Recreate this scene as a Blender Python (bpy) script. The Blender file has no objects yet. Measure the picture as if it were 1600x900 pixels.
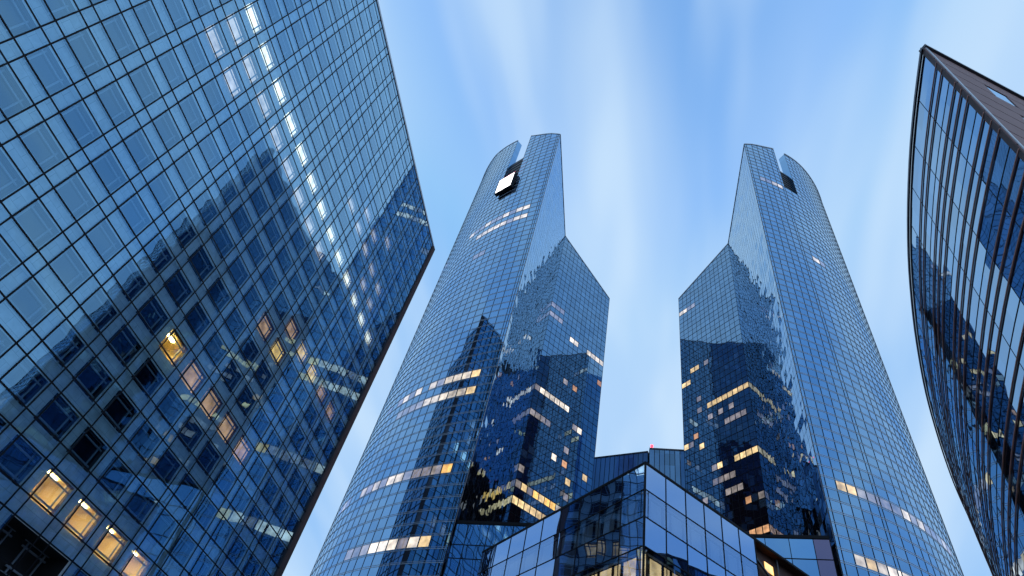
import bpy, math, random
from mathutils import Vector, Matrix
random.seed(7)
R = math.radians
C = bpy.context.scene.collection
sc = bpy.context.scene
EYE = 1.6

# ------------------------------------------------------------------ camera
f_px = 927.0
zx, zy = 230.0, 805.0                       # image position of the zenith, from the picture centre (1600 wide)
up = Vector((zx, zy, -f_px)).normalized()
fw = Vector((0, 0, -1)); fy = (fw - up*fw.dot(up)).normalized(); fx = fy.cross(up)
rot = Matrix((fx, fy, up))                  # camera axes -> world
cam = bpy.data.cameras.new("camera"); cam.sensor_width = 36.0; cam.lens = 36.0*f_px/1600.0
cam.clip_start = 0.1; cam.clip_end = 20000
camo = bpy.data.objects.new("camera", cam); C.objects.link(camo)
camo.matrix_world = Matrix.Translation((0, 0, EYE)) @ rot.to_4x4()
sc.camera = camo

# ------------------------------------------------------------------ sky, sun, exposure
w = bpy.data.worlds.new("World"); sc.world = w; w.use_nodes = True
nt = w.node_tree; N = nt.nodes; L = nt.links; N.clear()
def nn(t, tree=None, **k):
    n = (tree or nt).nodes.new(t)
    for a, b in k.items(): setattr(n, a, b)
    return n
SUN_EL, SUN_AZ = 5.0, 118.0
sky = nn('ShaderNodeTexSky', sky_type='NISHITA', sun_disc=False)
sky.sun_elevation = R(SUN_EL); sky.sun_rotation = R(SUN_AZ)
sky.air_density = 1.0; sky.dust_density = 0.6; sky.ozone_density = 2.4
tc = nn('ShaderNodeTexCoord')
sep = nn('ShaderNodeSeparateXYZ'); L.new(tc.outputs['Generated'], sep.inputs[0])
mz0 = nn('ShaderNodeMath', operation='MAXIMUM'); mz0.inputs[1].default_value = 0.0; L.new(sep.outputs[2], mz0.inputs[0])
mz = nn('ShaderNodeMath', operation='ADD'); mz.inputs[1].default_value = 0.30; L.new(mz0.outputs[0], mz.inputs[0])
dx = nn('ShaderNodeMath', operation='DIVIDE'); L.new(sep.outputs[0], dx.inputs[0]); L.new(mz.outputs[0], dx.inputs[1])
dy = nn('ShaderNodeMath', operation='DIVIDE'); L.new(sep.outputs[1], dy.inputs[0]); L.new(mz.outputs[0], dy.inputs[1])
cmb = nn('ShaderNodeCombineXYZ'); L.new(dx.outputs[0], cmb.inputs[0]); L.new(dy.outputs[0], cmb.inputs[1])
def clouds(rotz, sx, sy, scale, detail, lo, hi, off, rough=0.5):
    # long-exposure cloud: noise drawn out along the wind
    mr_ = nn('ShaderNodeMapping'); mr_.inputs['Rotation'].default_value = (0, 0, rotz); L.new(cmb.outputs[0], mr_.inputs[0])
    m = nn('ShaderNodeMapping'); m.inputs['Scale'].default_value = (sx, sy, 1); m.inputs['Location'].default_value = off
    L.new(mr_.outputs[0], m.inputs[0])
    t = nn('ShaderNodeTexNoise'); t.inputs['Scale'].default_value = scale; t.inputs['Detail'].default_value = detail
    t.inputs['Roughness'].default_value = rough; t.inputs['Distortion'].default_value = 0.25
    L.new(m.outputs[0], t.inputs['Vector'])
    r = nn('ShaderNodeMapRange', interpolation_type='SMOOTHERSTEP'); r.inputs[1].default_value = lo; r.inputs[2].default_value = hi
    L.new(t.outputs[0], r.inputs[0]); return r.outputs[0]
c1 = clouds(R(17), 2.6, 0.75, 1.7, 1.0, 0.27, 0.70, (12.5, 2.7, 0))
c2 = clouds(R(20), 5.6, 1.25, 1.7, 2.2, 0.30, 0.72, (3.1, 1.7, 0))
mx = nn('ShaderNodeMath', operation='MULTIPLY_ADD'); mx.inputs[1].default_value = 0.46; L.new(c2, mx.inputs[0])
m65 = nn('ShaderNodeMath', operation='MULTIPLY'); m65.inputs[1].default_value = 0.54; L.new(c1, m65.inputs[0]); L.new(m65.outputs[0], mx.inputs[2])
mixc = nn('ShaderNodeMix', data_type='RGBA'); L.new(mx.outputs[0], mixc.inputs[0])
tint = nn('ShaderNodeMix', data_type='RGBA', blend_type='MULTIPLY'); tint.inputs[0].default_value = 1.0
L.new(sky.outputs[0], tint.inputs[6]); tint.inputs[7].default_value = (0.92, 0.97, 1.05, 1)
cap = nn('ShaderNodeMix', data_type='RGBA', blend_type='DARKEN'); cap.inputs[0].default_value = 1.0
L.new(tint.outputs[2], cap.inputs[6]); cap.inputs[7].default_value = (0.27, 0.52, 0.90, 1)   # thin dusk veil keeps the low sky from brightening
L.new(cap.outputs[2], mixc.inputs[6])
CLOUD = (0.56, 0.745, 0.95, 1)
mixc.inputs[7].default_value = CLOUD
bg = nn('ShaderNodeBackground'); bg.inputs[1].default_value = 0.15
L.new(mixc.outputs[2], bg.inputs[0])
wo = nn('ShaderNodeOutputWorld'); L.new(bg.outputs[0], wo.inputs[0])
sun = bpy.data.lights.new("sun", 'SUN'); sun.energy = 0.03; sun.angle = R(16); sun.color = (1.0, 0.9, 0.8)
suno = bpy.data.objects.new("sun", sun); C.objects.link(suno)
sd = Vector((math.sin(R(SUN_AZ))*math.cos(R(SUN_EL)), math.cos(R(SUN_AZ))*math.cos(R(SUN_EL)), math.sin(R(SUN_EL))))
suno.rotation_euler = sd.to_track_quat('Z', 'Y').to_euler()
sc.view_settings.view_transform = 'Standard'; sc.view_settings.look = 'None'; sc.view_settings.gamma = 1.0
sc.view_settings.exposure = 2.8
sc.render.engine = 'CYCLES'
cy = sc.cycles
cy.use_denoising = True; cy.max_bounces = 8; cy.glossy_bounces = 2; cy.diffuse_bounces = 2
cy.transmission_bounces = 2; cy.transparent_max_bounces = 10; cy.sample_clamp_indirect = 4.0

# ------------------------------------------------------------------ materials
def newmat(name):
    m = bpy.data.materials.new(name); m.use_nodes = True
    t = m.node_tree; t.nodes.clear(); o = nn('ShaderNodeOutputMaterial', t)
    return m, t, o
def principled(name, col, rough=0.5, metal=0.0, noise=0.0, nscale=1.0, bump=0.0, spec=.5):
    m, t, o = newmat(name); b = nn('ShaderNodeBsdfPrincipled', t)
    b.inputs['Base Color'].default_value = (*col, 1); b.inputs['Roughness'].default_value = rough; b.inputs['Metallic'].default_value = metal
    b.inputs['Specular IOR Level'].default_value = spec
    if noise:
        g = nn('ShaderNodeTexCoord', t); z = nn('ShaderNodeTexNoise', t); z.inputs['Scale'].default_value = nscale; z.inputs['Detail'].default_value = 5
        t.links.new(g.outputs['Object'], z.inputs['Vector'])
        r = nn('ShaderNodeMapRange', t); r.inputs[3].default_value = 1-noise; r.inputs[4].default_value = 1+noise; t.links.new(z.outputs[0], r.inputs[0])
        mm = nn('ShaderNodeMix', t, data_type='RGBA', blend_type='MULTIPLY'); mm.inputs[0].default_value = 1
        mm.inputs[6].default_value = (*col, 1); t.links.new(r.outputs[0], mm.inputs[7]); t.links.new(mm.outputs[2], b.inputs['Base Color'])
        if bump:
            bp = nn('ShaderNodeBump', t); bp.inputs['Strength'].default_value = bump; t.links.new(z.outputs[0], bp.inputs['Height']); t.links.new(bp.outputs[0], b.inputs['Normal'])
    t.links.new(b.outputs[0], o.inputs[0]); return m

def schlick(t, f0, normal=None, ex=3.0):
    fw_ = nn('ShaderNodeLayerWeight', t); fw_.inputs['Blend'].default_value = .5
    if normal is not None: t.links.new(normal, fw_.inputs['Normal'])
    p5 = nn('ShaderNodeMath', t, operation='POWER'); t.links.new(fw_.outputs['Facing'], p5.inputs[0]); p5.inputs[1].default_value = ex
    ma_ = nn('ShaderNodeMath', t, operation='MULTIPLY_ADD'); t.links.new(p5.outputs[0], ma_.inputs[0]); ma_.inputs[1].default_value = 1-f0; ma_.inputs[2].default_value = f0
    return ma_
def glass(name, f0=.5, tilt=0.004, wave=0.003, wscale=0.6, tint_=(0.26, 0.54, 0.88), dark=(0.006, 0.009, 0.016), blind=(0.10, 0.13, 0.18),
          blindp=0.25, through=0.0, rough=0.012, tintvar=0.12, thr=(.86, .95, 1.0), ex=3.0):
    """Coated facade glass: mirror by Fresnel over a dim room; every pane (one UV unit) sits slightly out of true."""
    m, t, o = newmat(name); k = t.links.new
    uv = nn('ShaderNodeUVMap', t)
    fl = nn('ShaderNodeVectorMath', t, operation='FLOOR'); k(uv.outputs[0], fl.inputs[0])
    wn = nn('ShaderNodeTexWhiteNoise', t, noise_dimensions='2D'); k(fl.outputs[0], wn.inputs['Vector'])
    geo = nn('ShaderNodeNewGeometry', t)
    a = nn('ShaderNodeVectorMath', t, operation='SUBTRACT'); k(wn.outputs['Color'], a.inputs[0]); a.inputs[1].default_value = (.5, .5, .5)
    a2 = nn('ShaderNodeVectorMath', t, operation='SCALE'); a2.inputs['Scale'].default_value = tilt*2; k(a.outputs[0], a2.inputs[0])
    ns = nn('ShaderNodeTexNoise', t); ns.inputs['Scale'].default_value = wscale; ns.inputs['Detail'].default_value = 1.0
    sh = nn('ShaderNodeVectorMath', t, operation='MULTIPLY_ADD'); k(wn.outputs['Color'], sh.inputs[0]); sh.inputs[1].default_value = (60, 60, 60); k(geo.outputs['Position'], sh.inputs[2])
    k(sh.outputs[0], ns.inputs['Vector'])
    b = nn('ShaderNodeVectorMath', t, operation='SUBTRACT'); k(ns.outputs['Color'], b.inputs[0]); b.inputs[1].default_value = (.5, .5, .5)
    b2 = nn('ShaderNodeVectorMath', t, operation='SCALE'); b2.inputs['Scale'].default_value = wave*4; k(b.outputs[0], b2.inputs[0])
    s1 = nn('ShaderNodeVectorMath', t, operation='ADD'); k(geo.outputs['Normal'], s1.inputs[0]); k(a2.outputs[0], s1.inputs[1])
    s2 = nn('ShaderNodeVectorMath', t, operation='ADD'); k(s1.outputs[0], s2.inputs[0]); k(b2.outputs[0], s2.inputs[1])
    nv = nn('ShaderNodeVectorMath', t, operation='NORMALIZE'); k(s2.outputs[0], nv.inputs[0])
    fr = schlick(t, f0, nv.outputs[0], ex)
    gl = nn('ShaderNodeBsdfGlossy', t); gl.inputs['Roughness'].default_value = rough; k(nv.outputs[0], gl.inputs['Normal'])
    # coating tone differs a little from pane to pane
    wn2 = nn('ShaderNodeTexWhiteNoise', t, noise_dimensions='2D')
    of = nn('ShaderNodeVectorMath', t, operation='ADD'); k(fl.outputs[0], of.inputs[0]); of.inputs[1].default_value = (17.3, 5.1, 0); k(of.outputs[0], wn2.inputs['Vector'])
    mr = nn('ShaderNodeMapRange', t); mr.inputs[3].default_value = 1-tintvar; mr.inputs[4].default_value = 1.0; k(wn2.outputs['Value'], mr.inputs[0])
    tm = nn('ShaderNodeVectorMath', t, operation='SCALE'); tm.inputs[0].default_value = tint_; k(mr.outputs[0], tm.inputs['Scale'])
    fc = nn('ShaderNodeLayerWeight', t); fc.inputs['Blend'].default_value = .5
    pw = nn('ShaderNodeMath', t, operation='POWER'); k(fc.outputs['Facing'], pw.inputs[0]); pw.inputs[1].default_value = 3.0
    gm = nn('ShaderNodeMix', t, data_type='RGBA'); k(pw.outputs[0], gm.inputs[0]); k(tm.outputs[0], gm.inputs[6]); gm.inputs[7].default_value = (.80, .93, 1, 1)
    k(gm.outputs[2], gl.inputs['Color'])
    # room behind: dark, or a pale blind in some panes
    df = nn('ShaderNodeBsdfDiffuse', t)
    th = nn('ShaderNodeMath', t, operation='LESS_THAN'); k(wn.outputs['Value'], th.inputs[0]); th.inputs[1].default_value = blindp
    mc = nn('ShaderNodeMix', t, data_type='RGBA'); k(th.outputs[0], mc.inputs[0]); mc.inputs[6].default_value = (*dark, 1); mc.inputs[7].default_value = (*blind, 1)
    k(mc.outputs[2], df.inputs['Color'])
    base = df.outputs[0]
    if through > 0:
        tr = nn('ShaderNodeBsdfTransparent', t); tr.inputs['Color'].default_value = (through*thr[0], through*thr[1], through*thr[2], 1); base = tr.outputs[0]
    mx_ = nn('ShaderNodeMixShader', t); k(fr.outputs[0], mx_.inputs[0]); k(base, mx_.inputs[1]); k(gl.outputs[0], mx_.inputs[2])
    k(mx_.outputs[0], o.inputs[0]); return m

def lit(name, col, strength, var=0.45, scale=0.9, f0=.12):
    strength *= 0.15
    """A lit room behind glass: uneven lamp light, blinds, with the sky mirrored over it."""
    m, t, o = newmat(name); k = t.links.new
    g = nn('ShaderNodeNewGeometry', t); z = nn('ShaderNodeTexNoise', t); z.inputs['Scale'].default_value = scale; z.inputs['Detail'].default_value = 3
    k(g.outputs['Position'], z.inputs['Vector'])
    r = nn('ShaderNodeMapRange', t); r.inputs[1].default_value = .3; r.inputs[2].default_value = .7; r.inputs[3].default_value = strength*(1-var); r.inputs[4].default_value = strength*(1+var); k(z.outputs[0], r.inputs[0])
    uv = nn('ShaderNodeUVMap', t); fl = nn('ShaderNodeVectorMath', t, operation='FLOOR'); k(uv.outputs[0], fl.inputs[0])
    wn = nn('ShaderNodeTexWhiteNoise', t, noise_dimensions='2D'); k(fl.outputs[0], wn.inputs['Vector'])
    r2 = nn('ShaderNodeMapRange', t); r2.inputs[3].default_value = .55; r2.inputs[4].default_value = 1.15; k(wn.outputs['Value'], r2.inputs[0])
    ml = nn('ShaderNodeMath', t, operation='MULTIPLY'); k(r.outputs[0], ml.inputs[0]); k(r2.outputs[0], ml.inputs[1])
    e = nn('ShaderNodeEmission', t); e.inputs['Color'].default_value = (*col, 1); k(ml.outputs[0], e.inputs['Strength'])
    gl = nn('ShaderNodeBsdfGlossy', t); gl.inputs['Roughness'].default_value = .02; gl.inputs['Color'].default_value = (.4, .65, 1, 1)
    fr = schlick(t, f0)
    mx_ = nn('ShaderNodeMixShader', t); k(fr.outputs[0], mx_.inputs[0]); k(e.outputs[0], mx_.inputs[1]); k(gl.outputs[0], mx_.inputs[2])
    k(mx_.outputs[0], o.inputs[0]); return m

def stone_mat():
    m, t, o = newmat('pale stone cladding'); k = t.links.new
    uv = nn('ShaderNodeUVMap', t)
    br = nn('ShaderNodeTexBrick', t); br.inputs['Scale'].default_value = 1.0; br.offset = 0.5
    br.inputs['Brick Width'].default_value = 1.5; br.inputs['Row Height'].default_value = 0.85; br.inputs['Mortar Size'].default_value = 0.014
    br.inputs['Color1'].default_value = (.80, .79, .78, 1); br.inputs['Color2'].default_value = (.70, .69, .685, 1); br.inputs['Mortar'].default_value = (.40, .40, .405, 1)
    k(uv.outputs[0], br.inputs['Vector'])
    z = nn('ShaderNodeTexNoise', t); z.inputs['Scale'].default_value = 1.7; z.inputs['Detail'].default_value = 6; k(uv.outputs[0], z.inputs['Vector'])
    r = nn('ShaderNodeMapRange', t); r.inputs[3].default_value = .7; r.inputs[4].default_value = 1.25; k(z.outputs[0], r.inputs[0])
    mm = nn('ShaderNodeMix', t, data_type='RGBA', blend_type='MULTIPLY'); mm.inputs[0].default_value = 1; k(br.outputs[0], mm.inputs[6]); k(r.outputs[0], mm.inputs[7])
    b = nn('ShaderNodeBsdfPrincipled', t); b.inputs['Roughness'].default_value = .55; k(mm.outputs[2], b.inputs['Base Color']); k(b.outputs[0], o.inputs[0]); return m

M = dict(
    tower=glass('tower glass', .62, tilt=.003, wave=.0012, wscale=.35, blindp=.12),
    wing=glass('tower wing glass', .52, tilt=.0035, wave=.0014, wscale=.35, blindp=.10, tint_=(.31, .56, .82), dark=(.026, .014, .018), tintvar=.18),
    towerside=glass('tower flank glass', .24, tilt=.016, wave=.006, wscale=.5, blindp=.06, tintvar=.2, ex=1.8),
    skin=glass('outer glass skin', .30, tilt=.0035, wave=.004, wscale=.45, through=1.0, thr=(.68, .89, 1.0), tint_=(.34,.68,1), ex=2.0),
    pane=glass('dark window pane', .05, tint_=(.5,.6,.75), tilt=.003, wave=.004, dark=(.006, .009, .02), blindp=.0),
    blue=glass('bluish pavilion glass', .6, tint_=(.36, .56, .92), tilt=.004, wave=.009, wscale=.22, blindp=.15, dark=(.02, .035, .08)),
    clear=glass('pavilion window glass', .5, tint_=(.36, .56, .92), tilt=.004, wave=.009, wscale=.22, through=.9),
    rb=glass('curved facade glass', .5, tilt=.006, wave=.009, wscale=.3, blindp=.3, blind=(.10, .16, .26), tintvar=.25),
    annex=glass('annex glass', .6, tilt=.005, wave=.007, wscale=.3, blindp=.1, dark=(.012, .02, .05)),
    plum_refl=glass('glass with painted reflection', .45, tilt=.004, wave=.006, wscale=.3, tint_=(.34, .30, .46), dark=(.05, .03, .05), blindp=0),  # purplish tint stands in for a reddish reflection
    endglass=glass('end wall glass', .16, tilt=.006, wave=.006, blindp=.15),
    roomglass=glass('clear window glass', .08, tilt=.002, wave=.002, through=.95, thr=(1, .97, .92)),
    roomwall=principled('warm office wall', (.86, .68, .38), .8, spec=.1), ceillamp=lit('ceiling lamp', (1.0, .66, .26), 75, var=.05, f0=.01),
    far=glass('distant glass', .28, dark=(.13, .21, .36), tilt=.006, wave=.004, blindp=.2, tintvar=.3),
    dark=principled('black mullion', (.008, .008, .011), .6, spec=.15),
    alu=principled('aluminium rail', (.46, .48, .52), .35, .3),
    steel=principled('dark steel trim', (.05, .05, .06), .4, .5),
    bronze=principled('brown metal trim', (.085, .052, .050), .6, 0, noise=.25, nscale=.8, spec=.2),
    fin=principled('rust brown fin', (.42, .155, .10), .5, .1, noise=.25, nscale=.7),
    board=principled('brown metal board', (.27, .155, .145), .6, 0, spec=.25, noise=.18, nscale=.35),
    stone=stone_mat(),
    frame=principled('grey window frame', (.30, .33, .38), .4, .3),
    reveal=principled('window reveal', (.06, .062, .07), .6),
    void=principled('dark recess', (.008, .008, .010), .8),
    louvre=principled('dark louvre', (.012, .013, .018), .5, noise=.3, nscale=.5),
    brownwall=principled('dark brown wall', (.11, .045, .03), .5, noise=.3, nscale=.3, spec=.2),
    blindm=principled('pale blind', (.45, .47, .50), .7),
    roof=principled('grey roof gravel', (.22, .22, .23), .9, noise=.3, nscale=2),
    paving=principled('granite paving', (.20, .19, .185), .8, noise=.25, nscale=.6, bump=.1),
    back=principled('concrete back wall', (.12, .12, .13), .7, noise=.2, nscale=.3),
    wl_white=lit('white lit office', (1.0, .86, .66), 2.6), wl_dim=lit('dim lit office', (1.0, .82, .74), 1.0, f0=.1),
    w_white=lit('white lit room', (1.0, .88, .74), 1.15), w_dim=lit('dim lit room', (.80, .70, .66), .50, f0=.3),
    w_yellow=lit('yellow lit room', (1.0, .56, .15), 1.7, var=.5), w_orange=lit('orange lit room', (1.0, .52, .26), .8, f0=.12),
    w_warm=lit('warm lit room', (1.0, .72, .36), 1.25), sign=lit('sign face', (1.0, .97, .95), 5, var=.05, f0=.02),
    red=lit('red lamp and glow', (1.0, .03, .05), 6.0, var=.05, f0=.02),
)

# ------------------------------------------------------------------ mesh helpers
class MB:
    def __init__(s): s.v = []; s.f = []; s.uv = []
    def quad(s, a, b, c, d, uv=None):
        n = len(s.v); s.v += [tuple(a), tuple(b), tuple(c), tuple(d)]; s.f.append((n, n+1, n+2, n+3))
        s.uv += list(uv or [(0, 0), (1, 0), (1, 1), (0, 1)])
    def poly(s, pts):
        n = len(s.v); s.v += [tuple(p) for p in pts]; s.f.append(tuple(range(n, n+len(pts)))); s.uv += [(p[0], p[1]) for p in pts]
    def prism(s, base, ex, ey, ez):
        """box from corner base along three edge vectors"""
        b = Vector(base); ex, ey, ez = Vector(ex), Vector(ey), Vector(ez)
        if ex.cross(ey).dot(ez) < 0: ex, ey = ey, ex
        p = [b, b+ex, b+ex+ey, b+ey, b+ez, b+ex+ez, b+ex+ey+ez, b+ey+ez]
        for q in ((0, 3, 2, 1), (4, 5, 6, 7), (0, 1, 5, 4), (1, 2, 6, 5), (2, 3, 7, 6), (3, 0, 4, 7)): s.quad(*[p[i] for i in q])
    def bar(s, p, q, wdt, hgt, out):
        """bar from p to q, wdt across, hgt along out"""
        p, q = Vector(p), Vector(q); d = (q-p).normalized(); out = Vector(out); side = d.cross(out).normalized()
        s.prism(p - side*wdt/2, q-p, side*wdt, out.normalized()*hgt)
    def build(s, name, mat, root=None, label=None, kind=None, absolute=True):
        me = bpy.data.meshes.new(name)
        off = Vector((0, 0, EYE)) - (Vector(root['o']) if root is not None and absolute else Vector((0, 0, 0)))
        if not absolute: off = Vector((0, 0, 0))
        me.from_pydata([tuple(Vector(v)+off) for v in s.v], [], s.f)
        ul = me.uv_layers.new(name="UVMap")
        for i, c in enumerate(s.uv): ul.data[i].uv = c
        me.materials.append(mat); me.update()
        o = bpy.data.objects.new(name, me); C.objects.link(o)
        if root is not None: o.parent = root
        if label: o['label'] = label
        if kind: o['kind'] = kind
        return o
def thing(name, loc, label, cat, group=None):
    o = bpy.data.objects.new(name, None); C.objects.link(o); o.location = loc; o.empty_display_size = 2
    o['o'] = tuple(loc); o['label'] = label; o['category'] = cat
    if group: o['group'] = group
    return o
def V(p, z): return Vector((p[0], p[1], z))
def interp(x, tab):
    if x <= tab[0][0]: return tab[0][1]
    for (a, b), (c, d) in zip(tab, tab[1:]):
        if x <= c: return b + (d-b)*(x-a)/(c-a)
    return tab[-1][1]
def outward(a, b, inside):
    d = Vector((b[0]-a[0], b[1]-a[1])); n = Vector((d.y, -d.x)).normalized()
    if (Vector(a)-Vector(inside)).dot(n) < 0: n = -n
    return Vector((n.x, n.y, 0))
def strip(mb, a, b, za, zb, z0, u0, u1, rowh, ph, inside):
    """one vertical run of wall between plan points a and b, facing away from inside"""
    n = outward(a, b, inside); d = Vector((b[0]-a[0], b[1]-a[1], 0))
    v = lambda z: (z-ph)/rowh
    A, B, Ct, D = V(a, z0), V(b, z0), V(b, zb), V(a, za); uv = [(u0, v(z0)), (u1, v(z0)), (u1, v(zb)), (u0, v(za))]
    if d.cross(Vector((0, 0, 1))).dot(n) < 0: A, B, Ct, D = B, A, D, Ct; uv = [uv[1], uv[0], uv[3], uv[2]]
    mb.quad(A, B, Ct, D, uv)
E = 0.0006   # keeps pane edges clear of the next UV cell

# ------------------------------------------------------------------ ground
g = MB(); S = 3000
g.quad((-S, -S, -EYE), (S, -S, -EYE), (S, S, -EYE), (-S, S, -EYE)); go = g.build('plaza', M['paving']); go['kind'] = 'structure'

# ------------------------------------------------------------------ the twin glass towers
def glass_tower(o):
    F, Cc, W = o['F'], o['C'], o['W']; c, r, sgn = o['c'], o['r'], o['sgn']
    root = thing('glass_tower', (F[0], F[1], 0), o['label'], 'skyscraper', 'twin glass skyscrapers')
    a0 = o['a0']
    def arc(off, rr=r):
        a = a0 + sgn*off/r; return (c[0]+rr*math.sin(a), c[1]+rr*math.cos(a))
    cols = list(o['cols']);
    while cols[-1] < o['end']: cols.append(cols[-1]+o['pitch'])
    ztop = lambda off: interp(off, o['top'])
    rh, ph = o['row']; z0 = -EYE
    n0, n1 = o['notch']; nz = o['notchz']
    # curved front
    mb = MB(); mv = MB(); mh = MB()
    for i in range(len(cols)-1):
        a, b = arc(cols[i]), arc(cols[i+1]); za, zb = ztop(cols[i]), ztop(cols[i+1])
        if n0 <= i < n1: za = zb = nz
        strip(mb, a, b, za, zb, z0, i+E, i+1-E, rh, ph, c)
        n = outward(a, b, c)
        nr = int((max(za, zb)-ph)/rh)+1
        for k in range(int((z0-ph)/rh)+1, nr):
            z = ph+k*rh
            if z+.12 > min(za, zb): continue
            # paired pale rails at every floor line
            for dz in (0.0, .26):
                p, q = V(a, z+dz-.05), V(b, z+dz-.05)
                mh.prism(p, q-p, n*.035, (0, 0, .08 if dz == 0 else .05))
    for i, s in enumerate(cols):
        a = arc(s); n = Vector((a[0]-c[0], a[1]-c[1], 0)).normalized()
        zt = ztop(s)
        if n0 < i < n1: zt = nz
        tdir = Vector((-n.y, n.x, 0)); wd = .12 if i else .10
        mv.prism(V(a, z0)-tdir*wd/2, tdir*wd, n*.03, (0, 0, zt-z0))
    mb.build('curved_curtain_wall', M['tower'], root)
    # flat flank and flat wing
    sb = MB(); wb = MB(); rh2, ph2 = o['row2']
    def flat(mbx, A, B, zA, zB, ncol, mats):
        A, B = Vector(A), Vector(B)
        for i in range(ncol):
            a, b = A+(B-A)*i/ncol, A+(B-A)*(i+1)/ncol
            strip(mbx, a, b, zA+(zB-zA)*i/ncol, zA+(zB-zA)*(i+1)/ncol, z0, i+E, i+1-E, rh2, ph2, o['inside'])
        n = outward(A, B, o['inside']); d = (B-A).normalized(); d3 = Vector((d.x, d.y, 0))
        for i in range(ncol+1):
            p = A+(B-A)*i/ncol; zt = zA+(zB-zA)*i/ncol
            mv.prism(V(p, z0)-d3*mats[0]/2, d3*mats[0], n*mats[2], (0, 0, zt-z0))
        ln = (B-A).length
        for k in range(int((z0-ph2)/rh2)+1, int((max(zA, zB)-ph2)/rh2)+1):
            z = ph2+k*rh2; fr = 1.0
            if zA != zB and z > zB: fr = max(0, min(1, (zA-z)/(zA-zB)))
            if fr < .02: continue
            hw = mats[1] if k % 2 == o['strong'] else mats[1]*.45
            mv.prism(V(A, z-hw/2), d3*ln*fr, n*mats[2], (0, 0, hw))
        return n
    flat(sb, F, Cc, ztop(0), o['zC'], o['nside'], (.06, .07, .006))
    nw = flat(wb, Cc, W, o['zC'], o['zW'], 13, (.09, .15, .03))
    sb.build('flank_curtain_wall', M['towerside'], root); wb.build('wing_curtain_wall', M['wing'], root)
    # unseen back, roof
    bk = MB(); end = arc(cols[-1])
    bp = [W] + o['back'] + [end]
    for a, b in zip(bp, bp[1:]): strip(bk, a, b, o['low'], o['low'], z0, E, 15-E, rh, ph, o['inside'])
    bk.build('back_wall', M['tower'], root)
    rf = MB(); rf.poly([V(arc(s), (o['low']-.5)) for s in cols] + [V(p, (o['low']-.5)) for p in reversed(bp[:-1])] + [V(Cc, (o['low']-.5))]); rf.build('roof', M['roof'], root)
    # the notch in the crown
    s0, s1 = cols[n0], cols[n1]; dep = 6.5
    p0, p1 = arc(s0), arc(s1); q0, q1 = arc(s0, r-dep), arc(s1, r-dep); mid = arc((s0+s1)/2, r-dep/2)
    ck = MB(); fl = MB()
    for (a, b, za, zb) in ((p0, arc(s0, r-2), ztop(s0), ztop(s0)), (p1, arc(s1, r-2), ztop(s1), ztop(s1))):
        d = Vector((b[0]-a[0], b[1]-a[1], 0)); A, B, Ct, D = V(a, nz), V(b, nz), V(b, zb), V(a, za)
        n = d.cross(Vector((0, 0, 1)))
        uv = [(0, 0), (.999, 0), (.999, (zb-nz)/rh), (0, (za-nz)/rh)]
        if n.dot(Vector((mid[0]-a[0], mid[1]-a[1], 0))) < 0: A, B, Ct, D = B, A, D, Ct
        ck.quad(A, B, Ct, D, uv)
    ck.build('notch_cheek', M['tower'], root)
    zt = o['boxz']
    e0, e1 = arc(s0, r-.9), arc(s1, r-.9)
    fl.prism(V(e0, nz-.5), V(e1, 0)-V(e0, 0), Vector((q0[0]-e0[0], q0[1]-e0[1], 0)), (0, 0, zt-nz+.5))
    fl.quad(V(p0, nz), V(p1, nz), V(q1, nz), V(q0, nz))
    for k in range(1, 9):
        z = nz+(zt-nz)*k/9; d = (V(e1, 0)-V(e0, 0)); nrm = Vector((p0[0]-q0[0], p0[1]-q0[1], 0)).normalized()
        fl.prism(V(e0, z)+nrm*.01, d, nrm*.12, (0, 0, .10))
    fl.build('plant_enclosure', M['louvre'], root)
    # shells behind the raised crown pieces so that they have thickness
    bs = MB()
    for i in range(len(cols)-1):
        if i < n1: continue
        a, b = arc(cols[i], r-2), arc(cols[i+1], r-2); pa, pb = arc(cols[i]), arc(cols[i+1])
        za, zb = ztop(cols[i]), ztop(cols[i+1])
        bs.quad(V(a, o['low']-1), V(b, o['low']-1), V(b, zb), V(a, za)); bs.quad(V(pa, za), V(pb, zb), V(b, zb), V(a, za))
    bs.build('crown_back', M['back'], root)
    # metal copings along the roof line
    cp = MB()
    for i in range(len(cols)-1):
        if n0 <= i < n1: continue
        a, b = arc(cols[i]), arc(cols[i+1]); n = outward(a, b, c); p, q = V(a, ztop(cols[i])), V(b, ztop(cols[i+1]))
        cp.prism(p-n*.2, q-p, n*.34, (0, 0, .35))
    for (A, B, zA, zB) in ((F, Cc, ztop(0), o['zC']), (Cc, W, o['zC'], o['zW'])):
        n = outward(A, B, o['inside']); cp.prism(V(A, zA)-n*.2, V(B, zB)-V(A, zA), n*.32, (0, 0, .35))
    cp.build('roof_coping', M['alu'], root)
    ma = MB(); sM = o['mast']; pm = arc(sM, r-1.2)
    ma.prism(V(pm, ztop(sM)-1), (.35, 0, 0), (0, .35, 0), (0, 0, 2.6)); ma.prism(V(pm, ztop(sM)+1.2)-Vector((.5, .1, 0)), (1.3, 0, 0), (0, .2, 0), (0, 0, .2))
    ma.build('rooftop_mast', M['dark'], root)
    mv.build('mullions', M['dark'], root); mh.build('floor_rails', M['alu'], root)
    # corner post
    cpost = MB(); d = (Vector(Cc)-Vector(F)).normalized(); n = outward(F, Cc, o['inside'])
    cpost.prism(V(F, z0)-n*.02+Vector((d.x, d.y, 0))*.02, Vector((d.x, d.y, 0))*.32, n*.03, (0, 0, ztop(0)-z0)); cpost.build('corner_post', M['alu'], root)
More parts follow.
